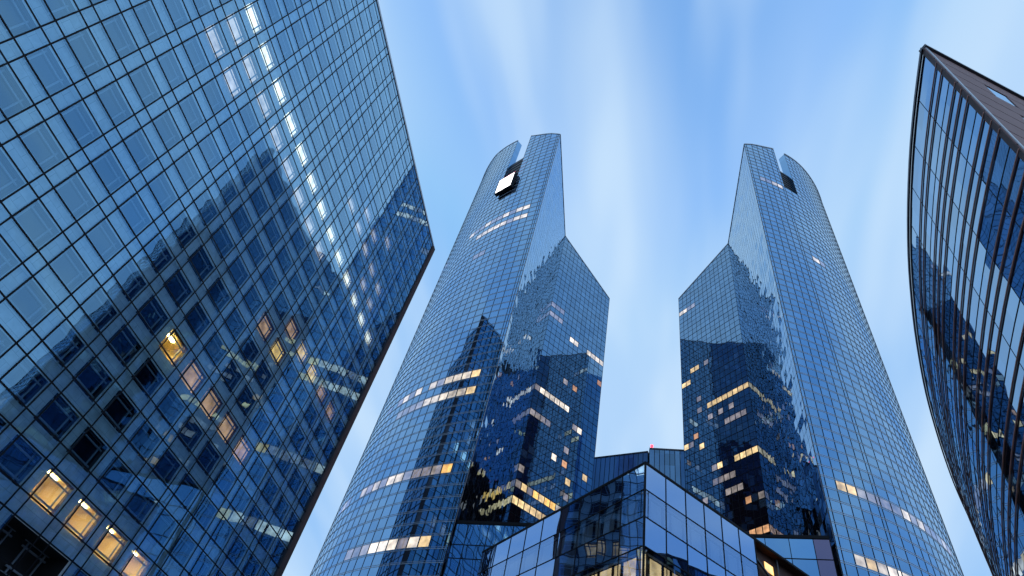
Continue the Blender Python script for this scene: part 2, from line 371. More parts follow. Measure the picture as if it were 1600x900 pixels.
    # lit rooms: one pane each
    for (i, k, m) in o['lit_curve']:
        a, b = Vector(arc(cols[i])), Vector(arc(cols[i+1])); n = outward(a, b, c); e = (b-a).normalized()*.13
        a, b = a+e+n.xy*.02, b-e+n.xy*.02; l = MB(); zA, zB = ph+k*rh+.33, ph+(k+1)*rh-.10
        strip(l, a, b, zB, zB, zA, i+E, i+1-E, rh, ph, c); l.build('lit_window', M[m], root)
    Cv, Wv = Vector(Cc), Vector(W); n = outward(Cv, Wv, o['inside'])
    for (i, k, m) in o['lit_wing']:
        a, b = Cv+(Wv-Cv)*i/13, Cv+(Wv-Cv)*(i+1)/13; e = (b-a).normalized()*.12
        a, b = a+e+n.xy*.02, b-e+n.xy*.02; l = MB(); zA, zB = ph2+k*rh2+.16, ph2+(k+1)*rh2-.16
        strip(l, a, b, zB, zB, zA, i+E, i+1-E, rh2, ph2, o['inside']); l.build('lit_window', M[m], root)
    return root, arc

def cells(cols, row, spec):
    return [(c, row, {'w': 'w_white', 'd': 'w_dim', 'y': 'w_yellow', 'o': 'w_orange', 'm': 'w_warm'}[s]) for c, s in zip(cols, spec)]
cL, rL = (30.07, 126.86), 51.95
left = dict(F=(1.31, 83.6), C=(12.6, 119.4), W=(32.7, 130.3), c=cL, r=rL, sgn=1, a0=-132.72/rL, inside=(4, 118),
    cols=[0, .55, 1.11], pitch=2.05, end=80, notch=(7, 10), notchz=144.0, boxz=161.0, row=(2.0187, .19), row2=(2.005, 1.245), strong=1,
    top=[(0, 164.6), (2.7, 166.9), (6, 168.9), (8.6, 170.3), (11.7, 172.7), (17.6, 175.9), (22.3, 178.3), (32, 184.), (41.7, 186.), (90, 189)],
    low=140, zC=165.0, zW=152.4, nside=21, back=[(28, 150), (8, 168)], mast=2.0,
    label='curved glass tower with the glowing white sign in its roof notch')
left['lit_curve'] = (cells(range(3, 13), 62, 'wwwwwwwwww') + cells(range(3, 11), 60, 'wwwwwwww') + cells([3, 4, 5, 6, 7, 8, 10, 11, 12, 13, 15], 34, 'mwwwwwwwwwd')
    + cells(range(3, 13), 32, 'mwwwwwdddd') + cells([3, 4, 5, 6, 7, 8, 9, 10, 11, 12, 13, 16, 17, 18], 24, 'yddddwwdwdwdwd') + cells(range(3, 12), 18, 'mwwwwwddd') + cells([8, 9], 55, 'dd') + cells([18, 19, 20], 61, 'wdd'))
left['lit_wing'] = (cells([5, 6, 9, 10, 11, 12], 60, 'wwwwww') + cells(range(0, 7), 48, 'dwwwwww') + cells(range(0, 7), 34, 'dmdymyy') + cells(range(0, 7), 32, 'yyyyyyy'.replace('y', 'm'))
    + cells([0, 1, 2], 62, 'ddd') + cells([0, 1, 2], 64, 'ddd') + cells([0, 1, 2, 3], 44, 'dddd') + cells([8, 9], 46, 'dw') + cells([5], 40, 'w'))
cR, rR = (52.63, 116.55), 45.50
right = dict(F=(52.75, 71.05), C=(63.5, 104.5), W=(54.6, 124.3), c=cR, r=rR, sgn=-1, a0=142.83/rR, inside=(75, 105),
    cols=[0, .6, 2.33, 4.06, 5.79, 7.52, 9.25, 9.98, 12.2, 14.45], pitch=1.75, end=92, notch=(7, 9), notchz=148.3, boxz=160.0, row=(1.9, .08), row2=(1.9, .08), strong=1,
    top=[(0, 165.1), (2.5, 166.5), (6.4, 168.0), (10, 170.0), (14.5, 171.6), (18.7, 172.9), (22, 173.6), (25.7, 174.0), (40, 175), (90, 177)],
    low=138, zC=165.0, zW=155.1, nside=20, back=[(66, 140), (82, 142)], mast=9.0,
    label='curved glass tower with an empty dark notch in its roof')
right['lit_curve'] = (cells(range(2, 17), 29, 'yydddddwdwwdwww'.replace('y', 'm')) + cells(range(2, 9), 23, 'wmwwwww') + cells([8, 9], 62, 'ww') + cells([2, 3, 4, 5], 77, 'ddww'))
right['lit_wing'] = (cells([9, 10, 11, 12], 77, 'ddww') + cells([7, 9, 10], 63, 'dmm') + cells([11, 12], 61, 'mm') + cells(range(0, 8), 55, 'mmmmmmmm') + cells([3, 5, 7], 53, 'ddd')
    + cells([0, 1, 2, 3, 6, 7], 45, 'mmmmmd') + cells([4, 5, 6, 7], 43, 'dddd') + cells([3, 4, 5], 41, 'ddd') + cells([0, 1, 2], 35, 'ooo') + cells([1, 2, 3], 51, 'ddd') + cells([12, 11], 50, 'md'))  # first row here: slanting mirrored lights put in as glowing panes
rl = random.Random(11)
for d_, r0_ in ((left, 24), (right, 26)):
    used_ = {(c_[0], c_[1]) for c_ in d_['lit_wing']}
    for _ in range(16):
        c_ = (rl.randrange(0, 13), r0_+2*rl.randrange(0, 17)+(1 if d_ is right else 0))
        if c_ not in used_: used_.add(c_); d_['lit_wing'].append((c_[0], c_[1], rl.choice(['w_dim', 'w_dim', 'w_warm', 'w_orange'])))
    d_['lit_curve'] = [(a_, b_, 'w_dim' if m_ == 'w_white' and rl.random() < .15 else m_) for a_, b_, m_ in d_['lit_curve']]
SR = .95                     # the right tower stands a little nearer
for k_ in ('F', 'C', 'W', 'c', 'inside', 'row', 'row2'): right[k_] = tuple(x*SR for x in right[k_])
for k_ in ('r', 'zC', 'zW', 'notchz', 'boxz', 'pitch', 'end', 'mast'): right[k_] *= SR
right['cols'] = [x*SR for x in right['cols']]; right['top'] = [(a*SR, b*SR) for a, b in right['top']]; right['back'] = [(a*SR, b*SR) for a, b in right['back']]
TL, arcL = glass_tower(left)
TR, arcR = glass_tower(right)

# the glowing sign hung in the left tower's notch
a, b = Vector(arcL(11.1)), Vector(arcL(17.0)); n = outward(a, b, cL); e = Vector(((b-a).x, (b-a).y, 0)); ln = e.length; e.normalize()
sg = thing('illuminated_sign', (a.x, a.y, 140+EYE), 'glowing white square sign in a black case, at the roof notch of a curved tower', 'sign')
mb = MB(); mb.prism(V(a, 140.2)+n*.3, e*ln, n*1.0, (0, 0, 7.6)); mb.build('sign_case', M['dark'], sg)
mb = MB(); p = V(a, 140.55)+n*1.33+e*.25; mb.quad(p+e*(ln-.5), p, p+Vector((0, 0, 6.9)), p+e*(ln-.5)+Vector((0, 0, 6.9)))
fo = mb.build('sign_face', M['sign'], sg)
mb = MB(); mb.prism(V(a, 147.82)+n*.5+e*.2, e*(ln-.4), n*.7, (0, 0, .3)); mb.build('red_glow_strip', M['red'], sg)  # glowing strip added for the red glow on the wall above the sign

# ------------------------------------------------------------------ the near left office block: glass skin over stone with punched windows
q = 88.7; az = R(17.85)
t2 = Vector((math.sin(az), math.cos(az), 0)); n2 = Vector((math.cos(az), -math.sin(az), 0))
cor = Vector((math.sin(R(-12.8)), math.cos(R(-12.8)), 0))*q
def P(s, z, out=0.0): return cor + t2*(s*q) + n2*out + Vector((0, 0, z*q))
root = thing('office_block', (cor.x, cor.y, 0), 'big office block at the left, square windows behind a gridded glass skin', 'building')
B0, F0, PB, PF = -.7339, .4161, .0496, .0455         # first window's left edge and sill; bay and floor pitch (in units of q)
bays = list(range(-3, 15)); floors = list(range(-9, 16)); WW, WH = .0353, .0285
us = [];
for b in bays: us += [B0+PB*b-.0143, B0+PB*b]
us.append(-.004+0.0)
us = sorted(set(round(u, 5) for u in us)); ztopL = 1.1396; zb = -EYE/q
vs = [zb] + [F0+PF*k+d for k in floors for d in (0, WH)] + [ztopL]
vs = [v for v in vs if v >= zb]
void_cells = {(6, -6), (7, -6), (6, -7), (7, -7)}
st = MB(); sk = MB(); ml = MB()
OUT = .32
def iswin(u, v):
    bi = round((u-B0)/PB); ki = round((v-F0)/PF)
    return abs(u-(B0+PB*bi)) < 1e-3 and abs(v-(F0+PF*ki)) < 1e-3 and bi in bays and ki in floors
sxs = us+[0.0]
def voidrect(s, z): return -.4361 < s < -.3512 and z < .1716
for i in range(len(sxs)-1):
    for j in range(len(vs)-1):
        u0, u1, v0, v1 = sxs[i], sxs[i+1], vs[j], vs[j+1]
        isv = voidrect((u0+u1)/2, (v0+v1)/2)
        if not (iswin(u0, v0) and i < len(sxs)-2) and not isv:
            st.quad(P(u0, v0), P(u1, v0), P(u1, v1), P(u0, v1), [(u0*q, v0*q), (u1*q, v0*q), (u1*q, v1*q), (u0*q, v1*q)])
        if not isv: sk.quad(P(u0, v0, OUT), P(u1, v0, OUT), P(u1, v1, OUT), P(u0, v1, OUT), [(i+E, j+E), (i+1-E, j+E), (i+1-E, j+1-E), (i+E, j+1-E)])
st.build('stone_wall', M['stone'], root); sk.build('glass_skin', M['skin'], root)
for u in sxs[:-1]:
    ml.bar(P(u, zb, OUT), P(u, ztopL, OUT), .12, .05, n2)
for v in vs[1:]:
    ml.bar(P(sxs[0], v, OUT), P(-.006, v, OUT), .12, .042, n2)
ml.build('mullions', M['dark'], root)
cp = MB(); cp.prism(P(sxs[0], ztopL, -.5), P(0, ztopL)-P(sxs[0], ztopL), n2*(.5+OUT+.12), (0, 0, .5)); cp.build('roof_coping', M['alu'], root)
ed = MB(); ed.prism(P(-.0075, zb, -.2), t2*.95, n2*(OUT+.55), (0, 0, (ztopL-zb)*q)); ed.build('corner_trim', M['bronze'], root)
eg = MB(); A = P(0, zb, -.6); H = Vector((0, 0, (ztopL-zb)*q-.6)); dp = -n2*28
for j in range(len(vs)-1): eg.quad(A+Vector((0, 0, (vs[j]-zb)*q)), A+dp+Vector((0, 0, (vs[j]-zb)*q)), A+dp+Vector((0, 0, (vs[j+1]-zb)*q-.02)), A+Vector((0, 0, (vs[j+1]-zb)*q-.02)), [(E, j+E), (6-E, j+E), (6-E, j+1-E), (E, j+1-E)])
eg.build('end_glazing', M['endglass'], root)
em = MB()
for v in vs[1:-1]: em.prism(A+Vector((0, 0, (v-zb)*q-.06)), dp, t2*.06, (0, 0, .12))
for x in range(0, 13): em.prism(A+dp*x/12, -n2*.12, t2*.06, H)
em.build('end_mullions', M['dark'], root)
bd = MB(); A = P(0, zb, -.6); Bq = P(sxs[0], zb, -.6); dp = -n2*28; H = Vector((0, 0, (ztopL-zb)*q-.6))
bd.quad(A+dp, Bq+dp, Bq+dp+H, A+dp+H); bd.quad(Bq+dp, Bq, Bq+H, Bq+dp+H); bd.quad(A+H, A+dp+H, Bq+dp+H, Bq+H)
bd.build('rear_walls', M['back'], root)
rc = MB(); rc.quad(P(-.4361, zb, -2.2), P(-.3512, zb, -2.2), P(-.3512, .1716, -2.2), P(-.4361, .1716, -2.2))
rc.quad(P(-.4361, .1716, -2.2), P(-.3512, .1716, -2.2), P(-.3512, .1716, 0), P(-.4361, .1716, 0))
rc.quad(P(-.4361, zb, 0), P(-.4361, zb, -2.2), P(-.4361, .1716, -2.2), P(-.4361, .1716, 0)); rc.quad(P(-.3512, zb, -2.2), P(-.3512, zb, 0), P(-.3512, .1716, 0), P(-.3512, .1716, -2.2))
rc.build('dark_recess', M['void'], root)
# one window: reveal, crossing frame bars, pane as a sub-part
wl, hl = WW*q, WH*q
ry = Matrix((t2, n2, Vector((0, 0, 1)))).transposed().to_4x4()     # local x along the wall, y outward
def win_meshes():
    dpt = .38; rv = MB()
    for (a, b, c_, d) in (((0, 0, 0), (wl, 0, 0), (wl, -dpt, 0), (0, -dpt, 0)), ((0, -dpt, hl), (wl, -dpt, hl), (wl, 0, hl), (0, 0, hl)),
                          ((0, -dpt, 0), (0, -dpt, hl), (0, 0, hl), (0, 0, 0)), ((wl, 0, 0), (wl, 0, hl), (wl, -dpt, hl), (wl, -dpt, 0))): rv.quad(a, b, c_, d)
    fr = MB(); bw = .13; ins = .40
    for x in (ins, wl-ins-bw): fr.prism((x, -dpt+.03, .04), (bw, 0, 0), (0, .10, 0), (0, 0, hl-.08))
    for z in (ins, hl-ins-bw): fr.prism((.04, -dpt+.05, z), (wl-.08, 0, 0), (0, .11, 0), (0, 0, bw))
    fr.prism((0, -dpt+.01, 0), (wl, 0, 0), (0, .07, 0), (0, 0, .06)); fr.prism((0, -dpt+.01, hl-.06), (wl, 0, 0), (0, .07, 0), (0, 0, .06))
    pn = MB(); pn.quad((wl, -dpt, 0), (0, -dpt, 0), (0, -dpt, hl), (wl, -dpt, hl), [(E, E), (1-E, E), (1-E, 1-E), (E, 1-E)])
    return rv, fr, pn
rv, fr, pn = win_meshes()
def proto(mb_, nm, m):
    o = mb_.build(nm, m, None, absolute=False); return o
litw = {}
for b in range(1, 14): litw[(b, 7)] = 'wl_white'
for b in range(1, 9): litw[(b, 6)] = 'wl_dim'
for b in (1, 2): litw[(b, 5)] = 'wl_dim'
for c_ in ((6, -5), (7, -5), (8, -5), (9, -5)): litw[c_] = 'w_yellow'
for c_ in ((6, -1), (9, 2), (10, 3), (11, 3)): litw[c_] = 'w_yellow'
for c_ in ((8, 2), (9, 3), (7, -1), (8, -1), (9, -1), (10, -1), (12, 3), (13, 3)): litw[c_] = 'w_orange'
for c_ in ((8, 9), (9, 9), (10, 9), (11, 9), (9, 10), (10, 10), (11, 11), (12, 9), (12, 8), (11, 8)): litw[c_] = 'wl_dim'
camM = camo.matrix_world.inverted()
def inframe(p):
    v = camM @ (p+Vector((0, 0, EYE)))
    return v.z < 0 and abs(v.x/v.z)*f_px < 830 and abs(v.y/v.z)*f_px < 480
allc = [(b, k) for b in bays for k in floors]
pos = {c_: P(B0+PB*c_[0]+WW/2, F0+PF*c_[1]+WH/2) for c_ in allc}
near = sorted([c_ for c_ in allc if inframe(pos[c_]) and c_ not in litw], key=lambda c_: pos[c_].length)[:62]
single = [c_ for c_ in litw if inframe(pos[c_])] + near
rooms = {(6, -5), (7, -5), (8, -5), (9, -5), (6, -1)}
wm = None; rest_r, rest_f, rest_p = MB(), MB(), MB()
pmesh = {}
for c_ in allc:
    b, k = c_
    base = P(B0+PB*b, F0+PF*k)
    if (b, k) in {(6, -6), (7, -6), (6, -7), (7, -7), (6, -8), (7, -8), (6, -9), (7, -9)}: dark_back = True
    else: dark_back = False
    if c_ in single and not dark_back:
        if wm is None:
            a = rv.build('window', M['reveal'], None, absolute=False); wm = (a.data, fr.build('frame', M['frame'], None, absolute=False).data)
            bpy.data.objects.remove(a); bpy.data.objects.remove(bpy.data.objects['frame'])
        m = litw.get(c_, 'pane')
        if m not in pmesh:
            t_ = pn.build('pane', M[m], None, absolute=False); pmesh[m] = t_.data; bpy.data.objects.remove(t_)
        wo_ = bpy.data.objects.new('window', wm[0]); C.objects.link(wo_); wo_.parent = root
        wo_.matrix_local = Matrix.Translation(base+Vector((0, 0, EYE))-Vector(root['o'])) @ ry
        if m != 'pane': wo_['label'] = {'wl_white': 'window lit white', 'wl_dim': 'dimly lit window', 'w_yellow': 'window lit bright yellow', 'w_orange': 'window lit faint orange'}[m]
        kids = [('frame', wm[1]), ('pane', pmesh[m])]
        if c_ in rooms:
            if 'rg' not in pmesh:
                t_ = pn.build('pane', M['roomglass'], None, absolute=False); pmesh['rg'] = t_.data; bpy.data.objects.remove(t_)
                rm = MB(); y0, y1 = -.40, -3.6; x0, x1, z0_, z1_ = -.5, wl+.6, -.5, hl+.25
                for qd in (((x0, y1, z0_), (x1, y1, z0_), (x1, y1, z1_), (x0, y1, z1_)), ((x0, y0, z0_), (x0, y1, z0_), (x0, y1, z1_), (x0, y0, z1_)), ((x1, y1, z0_), (x1, y0, z0_), (x1, y0, z1_), (x1, y1, z1_)),
                           ((x0, y0, z1_), (x0, y1, z1_), (x1, y1, z1_), (x1, y0, z1_)), ((x0, y0, z0_), (x1, y0, z0_), (x1, y1, z0_), (x0, y1, z0_))): rm.quad(*qd)
                rm.prism((.9, -2.4, hl-.05), (.05, 0, 0), (0, 1.2, 0), (0, 0, .25)); rm.prism((2.3, -3.55, -.4), (1.0, 0, 0), (0, .5, 0), (0, 0, 1.7))
                t_ = rm.build('room', M['roomwall'], None, absolute=False); pmesh['room'] = t_.data; bpy.data.objects.remove(t_)
                lmp = MB(); lmp.prism((.5, -1.7, hl+.10), (1.9, 0, 0), (0, .35, 0), (0, 0, .07))
                t_ = lmp.build('ceiling_lamp', M['ceillamp'], None, absolute=False); pmesh['lamp'] = t_.data; bpy.data.objects.remove(t_)
            kids = [('frame', wm[1]), ('pane', pmesh['rg']), ('room', pmesh['room']), ('ceiling_lamp', pmesh['lamp'])]
        for nm, me in kids:
            ch = bpy.data.objects.new(nm, me); C.objects.link(ch); ch.parent = wo_
    else:
        off = -1.7 if dark_back else 0
        X = Matrix.Translation(base + n2*off) @ ry
        for src, dst in ((rv, rest_r), (fr, rest_f), (pn, rest_p)):
            if dark_back and src is not fr: continue
            n0_ = len(dst.v); dst.v += [tuple(X @ Vector(v)) for v in src.v]; dst.f += [tuple(i+n0_ for i in f_) for f_ in src.f]; dst.uv += src.uv
ro = rest_r.build('window_reveals', M['reveal'], root, kind='stuff')
rest_f.build('window_frames', M['frame'], root, kind='stuff'); rest_p.build('window_panes', M['pane'], root, kind='stuff')

# ------------------------------------------------------------------ the prow-shaped building at the right
HR = 42.0
rc_ = [(.4916, .2124), (.5327, .2881), (.585, .3771), (.6572, .4884), (.738, .6017), (.8506, .7445), (.994, .9085), (1.1998, 1.1175), (1.4168, 1.3148), (1.5702, 1.4531)]
cv = [Vector(p)*HR for p in rc_]
for _ in range(2): cv.append(cv[-1]+(cv[-1]-cv[-2]).normalized()*8)
def catmull(pts, step=1.3):
    out = []
    ext = [pts[0]*2-pts[1]] + pts + [pts[-1]*2-pts[-2]]
    for i in range(1, len(ext)-2):
        p0, p1, p2, p3 = ext[i-1:i+3]
        for j in range(24):
            t = j/24; out.append(.5*((2*p1)+(p2-p0)*t+(2*p0-5*p1+4*p2-p3)*t*t+(3*p1-p0-3*p2+p3)*t**3))
    out.append(pts[-1]); res = [out[0]]; acc = 0
    for a, b in zip(out, out[1:]):
        acc += (b-a).length
        if acc >= step: res.append(b); acc = 0
    return res
cur = catmull(cv, 1.55)
root = thing('prow_building', (cur[0].x, cur[0].y, 0), 'sharp cornered building at the right edge, curved glass front ringed by brown fins', 'building')
ins_ = (70, 40)
zt, z0 = HR, -EYE
d78 = Vector((math.sin(R(80)), math.cos(R(80))))
gl = MB(); jt = MB()
nrm = []
for i in range(len(cur)-1): nrm.append(outward(cur[i], cur[i+1], ins_))
pn_ = [nrm[0]] + [((a+b)*.5).normalized() for a, b in zip(nrm, nrm[1:])] + [nrm[-1]]
fl_h = 3.95; levels = []
k = 0
while True:
    base = 40.45-fl_h*k
    if base < z0+3: break
    levels.append(base); k += 1
rows = sorted([z0] + [b_-d for b_ in levels for d in (0, .93, 1.87)] + [b_-1.87-1.2 for b_ in levels if b_-3.1 > z0] + [zt-.1])
for i in range(len(cur)-1):
    for j in range(len(rows)-1):
        a, b = cur[i], cur[i+1]
        A, B, Ct, D = V(a, rows[j]), V(b, rows[j]), V(b, rows[j+1]), V(a, rows[j+1])
        uv = [(i+E, j+E), (i+1-E, j+E), (i+1-E, j+1-E), (i+E, j+1-E)]
        if (B-A).cross(D-A).dot(nrm[i]) < 0: A, B, Ct, D = B, A, D, Ct
        gl.quad(A, B, Ct, D, uv)
for i in range(1, len(cur)):
    tdir = Vector((-pn_[i].y, pn_[i].x, 0))
    if i % 2 == 0: jt.prism(V(cur[i], z0)-tdir*.018, tdir*.036, pn_[i]*.012, (0, 0, zt-z0-.2))
for b_ in levels:
    z = b_-3.07
    if z < z0: continue
    for i in range(len(cur)-1): jt.prism(V(cur[i], z), V(cur[i+1], 0)-V(cur[i], 0), nrm[i]*.02, (0, 0, .045))
gl.build('curved_glass', M['rb'], root); jt.build('glazing_joints', M['dark'], root)
def sweep(mb_, z, proj, hgt, o0=.02):
    for i in range(len(cur)-1):
        a0_, b0_ = V(cur[i], z)+pn_[i]*o0, V(cur[i+1], z)+pn_[i+1]*o0; a1, b1 = V(cur[i], z)+pn_[i]*(o0+proj), V(cur[i+1], z)+pn_[i+1]*(o0+proj); u_ = Vector((0, 0, hgt))
        for qd in ((a1, b1, b1+u_, a1+u_), (a0_, a1, a1+u_, a0_+u_)[::1], (a0_, b0_, b1, a1), (a0_+u_, a1+u_, b1+u_, b0_+u_)):
            if qd[0] is a0_ and qd[1] is a1 and i: continue
            mb_.quad(*qd)
for b_ in levels:
    for d in (0, .93, 1.87):
        if b_ > 40 and d == 0: continue
        fb = MB(); sweep(fb, b_-d-.05, .06, .075); fb.build('fin', M['fin'], root)
rb_top = MB(); sweep(rb_top, zt-.12, .12, .25); rb_top.build('roof_edge', M['steel'], root)
# brown corner post at the prow, then the boarded side wall
pr = cur[0]; fd = (cur[1]-cur[0]).normalized(); nf = nrm[0]
cb = MB(); cb.prism(V(pr, z0)-nf*.05, Vector((fd.x, fd.y, 0))*.33, nf*.10, (0, 0, zt-z0+.1)); cb.build('corner_post', M['bronze'], root)
sn = Vector((d78.y, -d78.x, 0))
if sn.dot(Vector((70-pr.x, 40-pr.y, 0))) > 0: sn = -sn
pt = MB(); pt.prism(V(pr, z0)+sn*.05+Vector((d78.x, d78.y, 0))*.05, Vector((d78.x, d78.y, 0))*.16, sn*.05, (0, 0, zt-z0+.1)); pt.build('light_corner_trim', M['alu'], root)
sw = MB(); jn = MB(); d3 = Vector((d78.x, d78.y, 0)); LNG = 30
bh = 1.86; nb = int((zt-z0)/bh); wins = []
sww = MB()
for j in range(nb+1):
    zb_ = zt-(j+1)*bh; ze = zt-j*bh
    if zb_ < z0: zb_ = z0
    # slot windows sit in every fourth board
    holes = [(3.6, 5.3), (9.0, 10.7)] if j % 2 == 1 and j % 4 == 1 else ([(4.2, 5.9), (9.6, 11.3)] if j % 2 == 1 else [])
    x = 0
    for (h0, h1) in holes+[(LNG, LNG)]:
        A, B = V(pr, zb_)+d3*x, V(pr, zb_)+d3*h0
        sw.prism(A+Vector((0, 0, .02)), B-A, sn*.05, (0, 0, ze-zb_-.10)); x = h1
        if h0 < LNG: wins.append((h0, h1, zb_, ze))
sww.quad(V(pr, z0), V(pr, z0)+d3*LNG, V(pr, zt-.1)+d3*LNG, V(pr, zt-.1))
sw.build('side_boards', M['board'], root); sww.build('side_wall', M['dark'], root)
for (h0, h1, a_, b_) in wins:
    wb_ = MB(); p = V(pr, a_)+d3*h0+sn*.02; wb_.quad(p, p+d3*(h1-h0), p+d3*(h1-h0)+Vector((0, 0, b_-a_-.08)), p+Vector((0, 0, b_-a_-.08)), [(E, E), (1-E, E), (1-E, 1-E), (E, 1-E)]); wb_.build('slot_window', M['rb'], root)
ce = MB(); ce.prism(V(pr, zt-.02)+sn*.2, d3*LNG, -sn*.5, (0, 0, .25)); ce.build('side_coping', M['steel'], root)
rr_ = MB(); far_ = pr+d78*LNG; rr_.poly([V(p, zt-.3) for p in cur]+[V(far_, zt-.3)]); rr_.build('roof', M['roof'], root)
bw_ = MB(); strip(bw_, cur[-1], far_, zt-.3, zt-.3, z0, 0, 1, 1, 0, ins_); bw_.build('back_wall', M['back'], root)

# ------------------------------------------------------------------ glass pavilion in front of the towers
PC = Vector((math.sin(R(19.6)), math.cos(R(19.6))))*54; PH = 36.1; ph_ = 2.9
eR = Vector((math.sin(R(62.6)), math.cos(R(62.6)))); eL = Vector((math.sin(R(-21.8)), math.cos(R(-21.8))))
insP = PC+eR*12+eL*12
root = thing('glass_pavilion', (PC.x, PC.y, 0), 'low glass building with a sharp corner in front of the twin towers', 'building')
def facade(e, edges, nm):
    n = outward(PC, PC+e*5, insP); op = MB(); cl = MB(); mu = MB(); inn = MB(); bl = MB(); lt = MB(); e3 = Vector((e.x, e.y, 0))
    nrow = int((PH+EYE)/ph_)+1; bands = []
    for j in range(nrow):
        zt_ = PH-ph_*j; zb_ = max(PH-ph_*(j+1), -EYE)
        if zt_ <= -EYE+.3: break
        for i in range(len(edges)-1):
            a, b = PC+e*edges[i], PC+e*edges[i+1]
            if not i: bands.append(MB())
            strip(bands[-1], a, b, zt_, zt_, zb_, i+E, i+1-E, ph_, PH-ph_*60, insP)
            if j % 2:
                # room behind: back wall, header, pale blinds between dark posts
                off = -n.xy*.5
                strip(inn, a+off, b+off, zt_, zt_, zb_, 0, 1, 1, 0, insP)
                wdt = edges[i+1]-edges[i]; m_ = bl
                for (f0, f1) in ((.05, .30), (.42, .92)):
                    (lt if (j == 3 and i < 2 + (nm == 'L')) else bl).quad(*[V(a+e*(wdt*x_)+(-n.xy*.42), z_) for x_, z_ in ((f0, zb_+.05), (f1, zb_+.05), (f1, zt_-.55), (f0, zt_-.55))])
                bl.prism(V(a, zt_-.42)-n*.40, e3*wdt, n*.12, (0, 0, .16))
        z = zt_
        mu.prism(V(PC, z-.05), e3*edges[-1], n*.05, (0, 0, .09))
    for x in edges: mu.prism(V(PC+e*x, -EYE)-e3*.035, e3*.07, n*.055, (0, 0, PH+EYE))
    for j, bn in enumerate(bands): bn.build('window_band' if j % 2 else 'spandrel_band', M['clear' if j % 2 else 'blue'], root)
    mu.build('mullions', M['dark'], root)
    inn.build('room_wall', M['void'], root); bl.build('blinds', M['blindm'], root); lt.build('lit_blinds', M['w_warm'], root)
    cp_ = MB(); cp_.prism(V(PC, PH+.08)-n*.4, e3*edges[-1], n*.46, (0, 0, .16)); cp_.build('roof_edge', M['dark'], root)
    return n
nR = facade(eR, [0, 3.07, 6.1, 9.04, 11.9, 14.8, 17.6], 'R')
nL = facade(eL, [0, 3.5, 7.0, 10.6, 14.3, 18.0, 21.6, 25.2, 28.8, 31.6, 34.0], 'L')
cpst = MB(); cpst.prism(V(PC, -EYE)-Vector((.09, .09, 0)), (.18, 0, 0), (0, .18, 0), (0, 0, PH+EYE+.2)); cpst.build('corner_post', M['dark'], root)
# open brown loggia beyond the right-hand glass, under the same roof line
a, b = PC+eR*17.6, PC+eR*30; e3 = Vector((eR.x, eR.y, 0)); n3 = outward(PC, PC+eR*5, insP)
lg = MB(); bi_ = -n3*.8
lg.quad(V(a, 20)+bi_, V(b, 20)+bi_, V(b, PH)+bi_, V(a, PH)+bi_); lg.quad(V(a, 20), V(a, 20)+bi_, V(a, PH)+bi_, V(a, PH)); lg.quad(V(a, PH-.1), V(a, PH-.1)+bi_, V(b, PH-.1)+bi_, V(b, PH-.1))
lg.prism(V(a, 19.6), e3*12.4, -n3*.8, (0, 0, .4)); lg.build('loggia', M['brownwall'], root)
cp_ = MB(); cp_.prism(V(a, PH+.05), e3*12.4, n3*-.4, (0, 0, .25)); cp_.build('loggia_roof_edge', M['dark'], root)
lp = MB(); lp.prism(V(a+eR*2.6, 33.9)-n3*.78, e3*1.5, n3*.06, (0, 0, 1.0)); lp.build('lit_loggia_window', M['w_yellow'], root)
st_ = MB(); st_.bar(V(a+eR*.3, 34.6)-n3*.6, V(a+eR*6, 31.5)-n3*.6, .22, .2, n3); st_.bar(V(a+eR*4.6, 24)-n3*.6, V(a+eR*4.6, PH-.2)-n3*.6, .2, .2, n3); st_.build('brace', M['steel'], root)
rf = MB(); rf.poly([V(PC, PH-.05), V(PC+eR*30, PH-.05), V(PC+eR*30+eL*20, PH-.05), V(PC+eL*34, PH-.05)]); rf.build('roof', M['roof'], root)
bk = MB(); c1_, c2_ = PC+eR*30, PC+eR*30+eL*20; strip(bk, c1_, c2_, PH-.1, PH-.1, -EYE, 0, 1, 1, 0, insP); strip(bk, c2_, PC+eL*34, PH-.1, PH-.1, -EYE, 0, 1, 1, 0, insP); bk.build('back_wall', M['back'], root)

